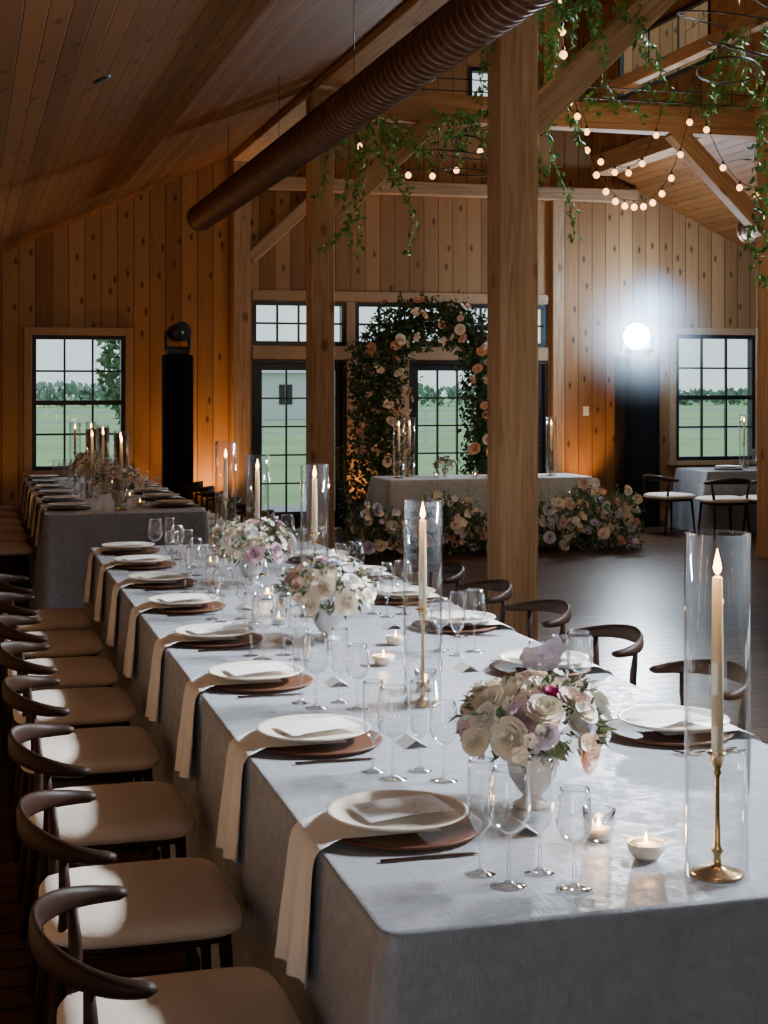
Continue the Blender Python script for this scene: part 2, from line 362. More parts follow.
beam((RX+.1,PY2,3.4),(9.0,PY2,3.9),.14,.16,'timber_brace','diagonal timber brace below the aisle ceiling','beam')
for (x,y) in ((1.295,15.27),(.716,8.44)):
    z=PZ-SL*(NL-x); mb=MB(); mb.lathe([(.001,-.012),(.04,-.012),(.055,-.004),(.055,.01)],20)
    obj('ceiling_spotlight',mb,m_black,(x,y,z-.004),(0,-math.atan(SL),0),label='small dark recessed ceiling spotlight',cat='ceiling light')

def duct(x,z,r,ya,yb):
    root=obj('ventilation_duct',None,loc=(x,ya,z),label='dark round spiral ventilation duct hung below the ceiling',cat='duct')
    mb=MB(); L=yb-ya; n=int(L/.10)
    vs=[];fs=[];sg=32
    rings=[]
    for i in range(n):
        y0=i*.10
        rings+= [(r,y0),(r,y0+.078),(r+.008,y0+.084),(r+.008,y0+.094)]
    rings.append((r,L)); rings.append((r+.012,L)); rings.append((r+.012,L+.04)); rings.append((r-.008,L+.04)); rings.append((r-.010,0.2))
    for rr,yy in rings:
        for k in range(sg):
            a=2*pi*k/sg; vs.append((rr*math.cos(a),yy,rr*math.sin(a)))
    for i in range(len(rings)-1):
        for k in range(sg):
            j=(k+1)%sg; fs.append((i*sg+k,i*sg+j,(i+1)*sg+j,(i+1)*sg+k))
    mb.add(vs,fs,False)
    obj('duct_pipe',mb,m_duct,parent=root)
    y=.6
    while y<L:
        h=MB(); zc=PZ-SL*abs(NL-x) if x<NL else PZ-SL*(x-NR)
        h.sweep([(0,y,r),(0,y,zc-z)],(.003,.003),n=6)
        obj('hanger_wire',h,m_black,parent=root); y+=2.4
    return root
duct(2.38,3.55,.135,1.5,15.85)
duct(8.9,3.6,.15,10.5,15.9)

# ------------------------------------------------------------------ furniture meshes
def leg_mesh(a,b,r0,r1,nm='leg'):
    mb=MB(); pts=[Vector(a).lerp(Vector(b),t/5) for t in range(6)]
    mb.sweep(pts,[(r0+(r1-r0)*t/5,)*2 for t in range(6)],n=10); return mb.mesh(nm)
LEGS=[leg_mesh((.22,.21,0),(.19,.18,.43),.011,.018),leg_mesh((.22,-.21,0),(.19,-.18,.43),.011,.018)]
def back_leg(sy):
    mb=MB(); pts=[(-.245,sy*.22,0),(-.22,sy*.205,.22),(-.195,sy*.20,.44),(-.195,sy*.22,.56),(-.20,sy*.235,.645)]
    mb.sweep(pts,[(.011,.011),(.016,.016),(.018,.018),(.015,.015),(.011,.011)],n=10); return mb.mesh('leg')
LEGS+= [back_leg(1),back_leg(-1)]
mb=MB(); pts=[];ab=[]; K=36
for i in range(K+1):
    t=i/K; a=math.radians(84+192*t); bk=max(0,-math.cos(a))
    e=abs(2*t-1)
    pts.append((.19*math.cos(a)-.10,.272*math.sin(a),.645+.03*bk**1.5))
    w=.010+.011*e**1.5; h=.025*(1-e)**.7+.012
    if i in(0,K): w*=.5;h*=.6
    ab.append((w,h))
mb.sweep(pts,ab,n=12); RING=mb.mesh('backrest')
def superpad(hx,hy,z0,z1,bul,n=40,p=3.2):
    mb=MB(); prof=[(.93,z0),(1,z0+(z1-z0)*.25),(1.0,z0+(z1-z0)*.6),(.95,z1-.004),(.8,z1+bul*.45),(.5,z1+bul*.85),(.2,z1+bul),(.001,z1+bul)]
    vs=[];fs=[]
    for s,z in prof:
        for i in range(n):
            a=2*pi*i/n; c,q=math.cos(a),math.sin(a)
            vs.append((hx*s*math.copysign(abs(c)**(2/p),c),hy*s*(1+.07*c)*math.copysign(abs(q)**(2/p),q),z))
    for k in range(len(prof)-1):
        for i in range(n):
            j=(i+1)%n; fs.append((k*n+i,k*n+j,(k+1)*n+j,(k+1)*n+i))
    fs.append(tuple(range(n-1,-1,-1)))
    mb.add(vs,fs,True); return mb
SEAT=superpad(.240,.262,.42,.470,.016,p=5.5).mesh('seat')
RAIL=superpad(.215,.225,.39,.422,.0,p=5).mesh('seat_rail')
def chair(x,y,rz,label,group):
    o=obj('dining_chair',None,loc=(x,y,0),rot=(0,0,rz),label=label,cat='chair',group=group)
    for l in LEGS: obj('leg',l,m_chairwood,parent=o)
    obj('backrest',RING,m_chairwood,parent=o); obj('seat',SEAT,m_seat,parent=o); obj('seat_rail',RAIL,m_chairwood,parent=o)
    return o
CL='curved-back walnut chair with cream seat'
for y in (3.04,3.84,4.66,5.48,6.25,7.0,7.8,8.6): chair(.415,y,R.uniform(-.02,.02),CL+' at the long table','chairs at the long table')
for y in (4.2,5.1,6.0,6.8,7.6,8.4): chair(2.50,y,pi+R.uniform(-.06,.06),CL+' at the long table','chairs at the long table')
for i in range(6): chair(.25,12.45+.8*i,R.uniform(-.05,.05),CL+' at the far banquet table','chairs at the far banquet table')
for i in range(6): chair(2.2,12.5+.8*i,pi+R.uniform(-.05,.05),CL+' at the far banquet table','chairs at the far banquet table')
for x in (8.44,9.03): chair(x,15.72,pi/2+R.uniform(-.05,.05),CL+' at a guest table','chairs at the window table')
chair(8.10,16.42,.25,CL+' at a guest table','chairs at the window table')

def table(x0,x1,y0,y1,label,H=.75,amp=.022,seed=1,floor_gap=.012,mat=None):
    rr=random.Random(seed)
    cx,cy=(x0+x1)/2,(y0+y1)/2
    root=obj('dining_table',None,loc=(cx,cy,0),label=label,cat='table')
    hx,hy=(x1-x0)/2,(y1-y0)/2; rad=.035
    per=[]
    def line(ax,ay,bx,by,nx,ny):
        L=math.hypot(bx-ax,by-ay); n=max(2,int(L/.022))
        for i in range(n):
            t=i/n; d=min(t,1-t)*L; per.append((ax+(bx-ax)*t,ay+(by-ay)*t,nx,ny,math.exp(-d/.12)))
    def arc(cx_,cy_,a0):
        for i in range(7):
            a=a0+pi/2*i/7; per.append((cx_+rad*math.cos(a),cy_+rad*math.sin(a),math.cos(a),math.sin(a),1.2))
    line(hx,-hy+rad,hx,hy-rad,1,0); arc(hx-rad,hy-rad,0)
    line(hx-rad,hy,-hx+rad,hy,0,1); arc(-hx+rad,hy-rad,pi/2)
    line(-hx,hy-rad,-hx,-hy+rad,-1,0); arc(-hx+rad,-hy+rad,pi)
    line(-hx+rad,-hy,hx-rad,-hy,0,-1); arc(hx-rad,-hy+rad,1.5*pi)
    n=len(per); s=0; w=[]
    ph=[rr.uniform(0,6) for _ in range(4)]
    for i,p in enumerate(per):
        q=per[i-1]; s+=math.hypot(p[0]-q[0],p[1]-q[1]) if i else 0
        w.append(.55*math.sin(s*11+ph[0]+1.5*math.sin(s*1.7))+.3*math.sin(s*23+ph[1]+math.sin(s*3.1))+.35*math.sin(s*4.1+ph[2]))
    rings=[(-.012,0,0),(-.004,-.0015,0),(0,-.006,0),(.002,-.016,0)]
    K=14
    for k in range(1,K+1):
        t=k/K; rings.append((.002+.045*t,-(.016+(H-.016-floor_gap)*t),amp*t**.8))
    vs=[]
    for off,dz,am in rings:
        for i,p in enumerate(per):
            o_=off+am*(w[i])*(1+1.2*p[4])+ (am*2.2*p[4] if am else 0)
            vs.append((p[0]+p[2]*o_,p[1]+p[3]*o_,H+dz))
    fs=[tuple(range(n))]
    for k in range(len(rings)-1):
        for i in range(n):
            j=(i+1)%n; fs.append((k*n+j,k*n+i,(k+1)*n+i,(k+1)*n+j))
    mb=MB(); mb.add(vs,fs,True); mb.sm[0]=False
    obj('tablecloth',mb,mat or m_cloth,parent=root)
    for sx in (-1,1):
        for sy in (-1,1):
            l=MB(); l.box(sx*(hx-.12)-.03,sx*(hx-.12)+.03,sy*(hy-.15)-.03,sy*(hy-.15)+.03,0,.72); obj('leg',l,m_chairwood,parent=root)
    tp=MB(); tp.box(-hx+.02,hx-.02,-hy+.02,hy-.02,.715,.744); obj('tabletop',tp,m_chairwood,parent=root)
    return root
table(.73,2.16,2.64,9.5,'long banquet table with blue-grey floor-length linen cloth',seed=3,amp=.026)
table(.58,1.86,12.0,17.0,'far banquet table with blue-grey floor-length cloth',seed=5)
table(4.35,6.72,15.5,16.25,'head table with grey floor-length cloth before the arch',seed=8,mat=m_cloth2)
table(8.45,11.2,16.1,16.95,'guest table with dark grey cloth beside the window',seed=9,mat=m_cloth3)

# ------------------------------------------------------------------ tableware meshes
TZ=.7505
def lm(prof,name,n=32): mb=MB(); mb.lathe(prof,n); return mb.mesh(name)
CH=lm([(.001,.0),(.155,.0),(.178,.008),(.182,.013),(.178,.016),(.155,.012),(.001,.011)],'charger_plate',48)
PL=lm([(.001,.0),(.10,.0),(.15,.012),(.160,.018),(.158,.021),(.148,.017),(.105,.008),(.001,.007)],'dinner_plate',48)
def wine(h,rb,bowl,stem,foot=.036):
    pr=[(.001,.0),(foot,.0005),(foot,.002),(.012,.006),(.0045,.014),(.0038,stem-.012),(.006,stem)]
    for r,z in bowl: pr.append((r*rb,stem+z*(h-stem)))
    r,z=bowl[-1]; pr.append((r*rb-.0016,stem+z*(h-stem)+.0008)); pr.append((r*rb-.0022,stem+z*(h-stem)-.004))
    return pr
BW=[(.35,.03),(.72,.12),(.93,.27),(1,.42),(.96,.62),(.86,.84),(.78,1)]
BF=[(.45,.04),(.8,.14),(.97,.35),(1,.6),(.95,.85),(.9,1)]
WG=lm(wine(.235,.044,BW,.105),'wine_glass'); WS=lm(wine(.20,.038,BW,.09),'white_wine_glass'); FG=lm(wine(.235,.029,BF,.085,.031),'champagne_flute')
def napkin_mesh():
    path=[(.06,.0235),(-.06,.024),(-.13,.0245),(-.165,.0255),(-.185,.020),(-.2,.013),(-.214,.009),(-.222,.003),(-.228,-.010),(-.231,-.035),(-.232,-.065),(-.233,-.10),(-.234,-.135),(-.236,-.17),(-.238,-.21),(-.240,-.25),(-.242,-.29)]
    mb=MB(); nw=28; vs=[];fs=[]
    for i,(x,z) in enumerate(path):
        t=i/(len(path)-1); hw=.100+.035*t**1.2
        for k in range(nw+1):
            s=-1+2*k/nw; am=.001+.010*max(0,t-.45)*1.8
            fold=am*(math.sin(s*5.5+1+t)+.4*math.sin(s*11+2))
            dx=-(fold+am*1.4) if t>.45 else 0; dz=0 if t>.45 else abs(fold)*.5
            vs.append((x+dx,s*hw-.01*t,z+dz-(.014*s if t>.9 else 0)))
    for i in range(len(path)-1):
        for k in range(nw):
            a=i*(nw+1)+k; fs.append((a,a+1,a+nw+2,a+nw+1))
    mb.add(vs,fs,True); return mb.mesh('napkin')
NAP=napkin_mesh()
def card():
    mb=MB(); vs=[];fs=[]
    for i in range(9):
        x=-.105+.205*i/8; z=.004*math.sin(i/8*pi)+.006*(i/8)
        for y in (-.072,.072): vs.append((x,y,z))
    for i in range(8): fs.append((2*i,2*i+2,2*i+3,2*i+1))
    mb.add(vs,fs,True)
    return mb.mesh('menu_card')
CARD=card()
mb=MB(); mb.add([(-.035,-.045,0),(-.035,.045,0),(0,.045,.022),(0,-.045,.022),(.035,-.045,0),(.035,.045,0)],[(0,1,2,3),(3,2,5,4)]); TENT=mb.mesh('place_card')
def fork():
    mb=MB(); mb.sweep([(-.1,0,.004),(-.05,0,.004),(0,0,.007),(.03,0,.009),(.045,0,.006)],[(.006,.0018),(.005,.0018),(.003,.0018),(.004,.0018),(.011,.0014)],n=8)
    for k in (-1.5,-.5,.5,1.5): mb.sweep([(.045,k*.0055,.006),(.07,k*.0055,.004),(.095,k*.005,.009)],(.0016,.0013),n=6)
    return mb.mesh('fork')
def knife():
    mb=MB(); mb.sweep([(-.11,0,.004),(-.06,0,.004),(0,0,.004),(.01,.001,.004),(.06,.002,.004),(.1,.001,.003),(.112,-.004,.003)],[(.006,.003),(.0055,.003),(.005,.003),(.009,.0012),(.010,.001),(.007,.001),(.001,.0005)],n=8)
    return mb.mesh('knife')
def spoon():
    mb=MB(); mb.sweep([(-.1,0,.004),(-.04,0,.004),(.03,0,.008),(.05,0,.006),(.075,0,.005),(.095,0,.006),(.103,0,.008)],[(.006,.0018),(.005,.0018),(.003,.0018),(.015,.003),(.019,.0035),(.012,.003),(.002,.001)],n=10)
    return mb.mesh('spoon')
FK,KN,SN=fork(),knife(),spoon()
def setting(x,y,side,glasses=4,where='the long table',cut=True,rz=None,nap=True):
    if rz is None: rz=0 if side>0 else pi
    g='place settings on '+where
    c,s=math.cos(rz),math.sin(rz)
    def P(a,b,z=0): return (x+c*a-s*b,y+s*a+c*b,TZ+z)
    j=R.uniform(-.06,.06)
    obj('charger_plate',CH,m_charger,P(0,0),label='dark walnut charger on '+where,cat='plate',group=g)
    if nap: obj('napkin',NAP,m_napkin,P(0,0,-.001),(0,0,rz),label='ivory linen napkin draped over the table edge',cat='napkin',group=g)
    obj('dinner_plate',PL,m_plate,P(-.012,0,.029),label='cream dinner plate on a dark charger',cat='plate',group=g)
    obj('menu_card',CARD,m_card,P(.0,0,.047),(0,0,rz+j*2+.12),label='white menu card with pale blue watercolour on plate',cat='card',group=g)
    if cut:
        obj('fork',FK,m_bronze,P(0,.212),(0,0,rz+j),label='dark bronze fork beside a plate',cat='cutlery',group=g)
        obj('fork',FK,m_bronze,P(-.01,.240),(0,0,rz),label='dark bronze fork beside a plate',cat='cutlery',group=g)
        obj('knife',KN,m_bronze,P(0,-.212),(0,0,rz),label='dark bronze knife beside a plate',cat='cutlery',group=g)
    if glasses>=1: obj('wine_glass',WG,m_glass,P(.10,-.42),label='clear stemmed wine glass on '+where,cat='glass',group=g)
    if glasses>=2: obj('champagne_flute',FG,m_glass,P(.19,-.36),label='clear champagne flute on '+where,cat='glass',group=g)
    if glasses>=3:
        obj('white_wine_glass',WS,m_glass,P(.22,-.47) ,label='smaller clear stemmed glass on '+where,cat='glass',group=g)
        obj('place_card',TENT,m_paper,P(.25,-.08),(0,0,rz+j),label='small white folded place card',cat='card',group=g)
    if glasses>=4: obj('champagne_flute',FG,m_glass,P(.07,-.335),label='clear champagne flute on '+where,cat='glass',group=g)
LY=(3.25,4.10,4.98,5.85,6.75,7.6,8.4,9.15)
for i,y in enumerate(LY): setting(.945,y,1,4 if i<6 else 3)
RY=(3.94,4.95,5.92,6.75,7.6,8.4)
for y in RY: setting(1.945,y,-1,3)
for i in range(6):
    setting(.795,12.5+.8*i,1,2,'the far banquet table',cut=False); setting(1.645,12.55+.8*i,-1,2 if i<5 else 1,'the far banquet table',cut=False)
for x in (8.85,9.5): setting(x,16.35,1,1,'the guest table',cut=False,rz=pi/2,nap=False)
obj('spoon',SN,m_bronze,(1.52,4.12,TZ),(0,0,.2),label='dark bronze spoon lying on the cloth',cat='cutlery')

def cyl_shade(r,h):
    mb=MB(); mb.lathe([(r,0),(r,h*.5),(r,h),(r-.0035,h+.001),(r-.0035,h*.5),(r-.0035,0.0),(r,0)],40); return mb.mesh('glass_shade')
STICK={}
def stick(h):
    mb=MB(); mb.lathe([(.001,0),(.055,0),(.056,.004),(.045,.008),(.02,.014),(.009,.022),(.007,.04),(.013,.05),(.007,.06),(.005,h*.5),(.005,h-.05),(.009,h-.04),(.006,h-.034),(.013,h-.02),(.016,h-.004),(.024,h),(.013,h+.003),(.001,h+.003)],28); return mb.mesh('candlestick')
def flame_mesh(s=1):
    mb=MB(); mb.lathe([(.0005,0),(.006*s,.006*s),(.0085*s,.014*s),(.0065*s,.026*s),(.003*s,.040*s),(.0003,.052*s)],12); return mb.mesh('flame')
FM=flame_mesh(1.05); FS=flame_mesh(.55)
def glow(parent,z,e,soft=.02):
    l=bpy.data.lights.new('candle_glow','POINT'); l.energy=e; l.color=(1,.55,.22); l.shadow_soft_size=soft
    lo=bpy.data.objects.new('candle_glow',l); COL.objects.link(lo); lo.location=(0,0,z); lo.parent=parent
def hurricane(x,y,hs=.32,hc=.25,sh=.66,r=.067,light=0,z=TZ,cr=.0125):
    o=obj('hurricane_candle_holder',None,(x,y,z),label='brass candlestick with lit taper in glass cylinder',cat='candle holder',group='hurricane candle holders')
    k=('s',hs)
    if k not in STICK: STICK[k]=stick(hs)
    obj('candlestick',STICK[k],m_brass,parent=o)
    k=('c',hc)
    if k not in STICK: STICK[k]=lm([(.001,0),(cr,0),(cr,hc*.5),(cr*.85,hc-.004),(cr*.5,hc),(.001,hc-.003)],'candle',16)
    obj('candle',STICK[k],m_candle,(0,0,hs+.002),parent=o)
    w=MB(); w.sweep([(0,0,0),(0,0,.009)],(.001,.001),n=5); obj('wick',w,m_black,(0,0,hs+hc-.003),parent=o)
    obj('flame',FM,m_flame,(0,0,hs+hc+.004),parent=o)
    k=('g',r,sh)
    if k not in STICK: STICK[k]=cyl_shade(r,sh)
    obj('glass_shade',STICK[k],m_glassc,parent=o)
    if light: glow(o,hs+hc+.03,light)
hurricane(1.48,2.78,.25,.36,.70,light=1.6)
hurricane(1.38,4.52,.30,.28,.64,.062,light=1.6)
hurricane(1.46,6.4,.36,.24,.66,.062,light=1.4)
hurricane(1.48,7.85,.30,.26,.64,.062,light=1.4)
hurricane(1.46,8.75,.34,.24,.68,.062)
for i,(x,y) in enumerate(((1.2,12.3),(1.28,13.2),(1.08,13.75),(1.22,14.25),(1.3,15.2),(1.1,16.3),(1.3,16.7))): hurricane(x,y,.30,.25,.62,.06,light=1.4 if i%2==0 else 0)
for x,y in ((4.55,15.8),(4.74,16.02),(6.16,16.0),(6.34,15.8)): hurricane(x,y,.30,.27,.66,.06,light=1)
hurricane(9.2,16.6,.30,.27,.66,.06)

VC=lm([(.001,0),(.026,0),(.03,.004),(.034,.04),(.037,.07),(.0355,.07),(.0325,.04),(.028,.012),(.001,.012)],'cup')
VW=lm([(.001,0),(.024,0),(.036,.014),(.042,.034),(.039,.034),(.033,.018),(.001,.016)],'cup')
WX=lm([(.001,.012),(.026,.012),(.0265,.028),(.001,.026)],'candle',20)
WX2=lm([(.001,.0165),(.031,.0185),(.0365,.030),(.001,.029)],'candle',20)
def votive(x,y,white=False,z=TZ,light=0):
    o=obj('votive_candle',None,(x,y,z),label=('lit white ceramic bowl votive on the tablecloth' if white else 'clear glass votive with lit tea light on tablecloth'),cat='candle',group='votive candles')
    obj('cup',VW if white else VC,m_votw if white else m_glass,parent=o)
    obj('candle',WX2 if white else WX,m_candle,parent=o); obj('flame',FS,m_flame,(0,0,.028),parent=o)
    if light: glow(o,.055,light,.012)
votive(1.34,3.06,light=.7); votive(1.387,2.92,True,light=.5); votive(1.44,5.2,True,light=.6); votive(1.45,4.72,light=.6)
votive(1.26,6.2); votive(1.6,5.6,True); votive(1.36,6.95,light=.6); votive(1.55,7.3,True); votive(1.3,8.3); votive(1.5,9.1,True)
for i in range(5): votive(1.40,12.75+.85*i,i%2==0)
for x in (4.95,5.4,5.75): votive(x,15.7)

# ------------------------------------------------------------------ flowers
def rose_mesh(open_=1.0,seed=0):
    rr=random.Random(seed); mb=MB()
    for li,(n,Rr,H,curl,wid) in enumerate(((3,.22,.62,-.10,1.25),(4,.40,.66,-.02,1.0),(5,.62,.60,.10,.85),(6,.84,.50,.24,.72),(6,1.0,.36,.36,.66))):
        for k in range(n):
            ph=2*pi*k/n+li*.7+rr.uniform(-.15,.15); vs=[];fs=[]; g=4
            for i in range(g+1):
                v=i/g
                for j in range(g+1):
                    u=-1+2*j/g; ww=wid*(.45+.55*math.sin(pi*min(1,v*.8+.1)))
                    a=ph+u*ww; top=1-.18*u*u*v
                    rad=Rr*(.25+.75*math.sin(v*pi/2)**.8)*open_+curl*v**3*.6
                    z=H*v*top-.12-.18*max(0,v-.8)*(li>2)
                    vs.append((rad*math.cos(a),rad*math.sin(a),z))
            for i in range(g):
                for j in range(g):
                    a=i*(g+1)+j; fs.append((a,a+1,a+g+2,a+g+1))
            mb.add(vs,fs,True)
    return mb.mesh('bloom')
def daisy_mesh(n=5,seed=0,cup=.25):
    mb=MB()
    for k in range(n):
        ph=2*pi*k/n; vs=[];fs=[];g=4
        for i in range(g+1):
            v=i/g
            for j in range(4):
                u=-1+2*j/3; w=.52*math.sin(pi*(v*.85+.08))
                r=.08+v*.95; z=cup*v*v+.06*math.cos(u*2+k)*v
                vs.append((r*math.cos(ph)-u*w*math.sin(ph),r*math.sin(ph)+u*w*math.cos(ph),z))
        for i in range(g):
            for j in range(3):
                a=i*4+j; fs.append((a,a+1,a+5,a+4))
        mb.add(vs,fs,True)
    mb.lathe([(.001,-.02),(.13,.0),(.12,.08),(.001,.12)],10)
    return mb.mesh('bloom')
ROSES=[rose_mesh(1,1),rose_mesh(1.05,2),rose_mesh(.85,3)]
DAIS=[daisy_mesh(5,1),daisy_mesh(6,2,.5)]
def rvec(rr):
    while 1:
        v=Vector((rr.uniform(-1,1),rr.uniform(-1,1),rr.uniform(-1,1)))
        if .05<v.length<1: return v
def bloom(parent,p,d,r,col,rose=True,rr=R):
    me=rr.choice(ROSES if rose else DAIS)
    q=Vector(d).normalized().to_track_quat('Z','Y')
    o=obj('bloom',me,FL[col],p,parent=parent,scale=(r,r,r)); o.rotation_euler=q.to_euler()
    return o
VASE=lm([(.001,0),(.045,0),(.047,.005),(.028,.014),(.022,.026),(.034,.038),(.055,.07),(.062,.10),(.066,.13),(.063,.13),(.058,.10),(.05,.07),(.02,.045),(.001,.045)],'vase',28)
PAL=['cream','white','cream','blush','white','white','cream','lavender','blush','cream','mauve','cream','cream','blush']
def bouquet(x,y,rad,n,seed,where='the long table',pal=PAL,accent=False,z=TZ,nl=200,vs=1.0,small=True):
    rr=random.Random(seed)
    o=obj('flower_arrangement',None,(x,y,z),label='low vase of cream and lavender flowers on '+where,cat='flowers',group='table flowers')
    obj('vase',VASE,m_vase,parent=o,scale=(vs,vs,vs))
    hz=.13*vs; c=Vector((0,0,hz+rad*.38))
    mb=MB()
    for i in range(nl):
        d=rvec(rr).normalized(); d.z=d.z*.8+.1
        p=c+Vector((d.x*rad*1.1,d.y*rad*1.1,d.z*rad*.7))*rr.uniform(.5,1.0)
        mb.leaf(p,(d+rvec(rr)*.7),rr.uniform(.03,.05),rr.uniform(.35,.6),rr)
    tips=[]
    for i in range(24):
        d=rvec(rr).normalized(); d.z=abs(d.z)*.75
        e=c+Vector((d.x,d.y,d.z*.9))*rad*rr.uniform(1.12,1.5)
        m_=c.lerp(e,.6)+Vector((0,0,.02)); mb.sweep([(0,0,hz-.02),m_,e],(.0012,.0012),n=4); tips.append((e,d))
        for k in range(5): mb.leaf(m_.lerp(e,k/5),d+rvec(rr)*.8,.03,.35,rr)
    obj('foliage',mb,m_leafsage,parent=o)
    for i in range(n):
        a=i*2.39996+seed+rr.uniform(-.3,.3); f=(i+.5)/n; el=1-1.35*f
        ct=math.sqrt(max(0,1-el*el))
        d=Vector((ct*math.cos(a),ct*math.sin(a),el)); rose=rr.random()<.72
        p=c+Vector((d.x*rad*1.08,d.y*rad*1.08,d.z*rad*.72))*rr.uniform(.80,1.16)
        col=rr.choice(pal); r=rr.uniform(.027,.042) if rose else rr.uniform(.020,.028)
        if accent and i==6: col='magenta'; rose=True; r=.028
        bloom(o,p,d+rvec(rr)*.3+Vector((0,0,.25)),r,col,rose,rr)
    if small:
        for e,d in tips[:16]:
            bloom(o,e,d,rr.uniform(.012,.020),rr.choice(['lavender','white','cream','white','cream','blush']),False,rr)
    return o
bq=bouquet(1.30,3.36,.152,66,3,accent=True,nl=260)
for dx,dz in ((.0,.36),(.035,.375),(-.03,.355),(.02,.345)): bloom(bq,(dx+.02,-.01,dz),(-.3,-1,.2),.026,'lavender',False)
bouquet(1.37,5.78,.16,58,4,nl=240); bouquet(1.38,7.5,.175,56,5,nl=240)
for i,y in enumerate((12.75,14.75,15.75)): bouquet(1.22,y,.17,38,8+i,'the far banquet table',nl=120)
bouquet(5.15,16.0,.10,14,21,'the head table',nl=60,vs=.7,small=False); bouquet(5.9,15.95,.11,14,22,'the head table',nl=60,vs=.7,small=False)

def arch():
    rr=random.Random(5)
    o=obj('floral_arch',None,(5.33,17.0,0),label='lush arch of dark greenery with peach and blush roses',cat='floral arch')
    hw=.67; H=2.5
    fr=MB(); pts=[(-hw,0,0),(-hw,0,H-.5),(-hw+.15,0,H-.15),(-hw+.4,0,H),(hw-.4,0,H),(hw-.15,0,H-.15),(hw,0,H-.5),(hw,0,0)]
    fr.sweep(pts,(.025,.025),n=8,up=(0,1,0)); obj('frame',fr,m_black,parent=o)
    path=[Vector(p) for p in pts]; segs=[(path[i],path[i+1]) for i in range(len(path)-1)]; tot=sum((b-a).length for a,b in segs)
    def at(s):
        for a,b in segs:
            L=(b-a).length
            if s<=L: return a.lerp(b,s/L)
            s-=L
        return path[-1]
    mb=MB()
    for i in range(12500):
        s=rr.random()*tot; c=at(s); th=.39 if c.x<0 else .33
        if c.z>2.2: th=.31
        if c.x<0: th*=1.0+.15*math.sin(c.z*3)
        d=rvec(rr); p=c+Vector((d.x*th*1.05,d.y*th*.75,d.z*th))
        if c.x<-.3: p.x-=.04
        p.z=max(.03,p.z); mb.leaf(p,rvec(rr)+Vector((0,-.3,-.1)),rr.uniform(.05,.10),rr.uniform(.35,.6),rr)
    for i in range(46):
        s=rr.random()*tot; c=at(s); d=rvec(rr).normalized(); e=c+d*rr.uniform(.4,.55); e.z=max(.1,e.z)
        for k in range(12): mb.leaf(c.lerp(e,k/12)+rvec(rr)*.03,d+rvec(rr),.065,.4,rr)
    obj('foliage',mb,m_leaf,parent=o)
    for i in range(99):
        s=(i+rr.random())/99*tot; c=at(s); th=.34 if c.x<0 else .30
        d=Vector((rr.uniform(-1,1),-abs(rr.uniform(.35,1)),rr.uniform(-.8,.9)))
        p=c+Vector((d.x*th,d.y*.27-.05,d.z*th)); p.z=max(.1,p.z)
        bloom(o,p,d,rr.uniform(.034,.062),rr.choice(['peach','blush','peach','cream','blush','peach']),rr.random()<.8,rr)
arch()
def ground_flowers(x0,x1,y,h,n,seed,label):
    rr=random.Random(seed); cx=(x0+x1)/2; o=obj('ground_flower_arrangement',None,(cx,y,0),label=label,cat='flowers')
    mb=MB(); hw=(x1-x0)/2
    def hgt(u): return h*(.6+.4*math.cos(u*1.4))*(1+.2*math.sin(u*7+seed))
    for i in range(int(1800*(x1-x0))):
        u=rr.uniform(-1,1); hh=hgt(u); p=Vector((u*hw,rr.uniform(-.24,.2),rr.uniform(.01,1)*hh))
        mb.leaf(p,rvec(rr)+Vector((0,-.3,.4)),rr.uniform(.05,.09),.45,rr)
    for i in range(60):
        u=rr.uniform(-1,1); b=Vector((u*hw,rr.uniform(-.2,.15),hgt(u)*.7)); e=b+Vector((rr.uniform(-.12,.12),-.1,rr.uniform(.15,.35)))
        mb.sweep([b,e],(.002,.002),n=4)
        for k in range(6): mb.leaf(b.lerp(e,k/6),rvec(rr),.05,.3,rr)
    obj('foliage',mb,m_leafsage,parent=o)
    for i in range(n):
        u=rr.uniform(-.98,.98); zz=rr.uniform(.12,1.2)*hgt(u)
        bloom(o,(u*hw,-.26+.12*rr.random(),zz),(rr.uniform(-.6,.6),-1,rr.uniform(0,.9)),rr.uniform(.032,.060),rr.choice(['cream','blush','peach','blush','cream','white','lavender','cream']),rr.random()<.6,rr)
ground_flowers(3.8,5.75,15.1,.5,99,1,'low bank of cream and blush flowers before the head table')
ground_flowers(5.9,7.05,15.15,.58,85,2,'low bank of cream and peach flowers before the head table')

def hanging(origin,vines,seed,label,mat=m_leafhang,leaf=(.045,.08),hoops=(),dens=3):
    rr=random.Random(seed); o=obj('hanging_greenery',None,origin,label=label,cat='hanging greenery')
    mb=MB()
    for (dx,dy,dz,L,spread) in vines:
        p=Vector((dx,dy,dz)); pts=[p.copy()]; d=Vector((rr.uniform(-spread,spread),rr.uniform(-spread,spread),-.4)).normalized()
        n=max(2,int(L/.05))
        for i in range(n):
            d=(d+rvec(rr)*.42+Vector((0,0,-.14))).normalized(); p=p+d*.05; pts.append(p.copy())
            for k in range(dens): mb.leaf(p+rvec(rr)*.03,d*.3+rvec(rr)+Vector((0,0,-.2)),rr.uniform(*leaf),rr.uniform(.4,.6),rr)
        mb.sweep(pts,(.003,.003),n=4)
    obj('foliage',mb,mat,parent=o)
    for (hx,hy,hz,r,tx,ty) in hoops:
        h=MB(); h.sweep([(r*math.cos(a*pi/16),r*math.sin(a*pi/16),0) for a in range(33)],(.007,.007),n=6,cap=False)
        obj('hoop',h,m_black,(hx,hy,hz),(tx,ty,0),parent=o)
        for q in (0,2.1,4.2):
            w=MB(); w.sweep([(hx+r*math.cos(q),hy+r*math.sin(q),hz),(hx,hy,max(.0,hz+.25))],(.003,.003),n=4)
            obj('wire',w,m_black,parent=o)
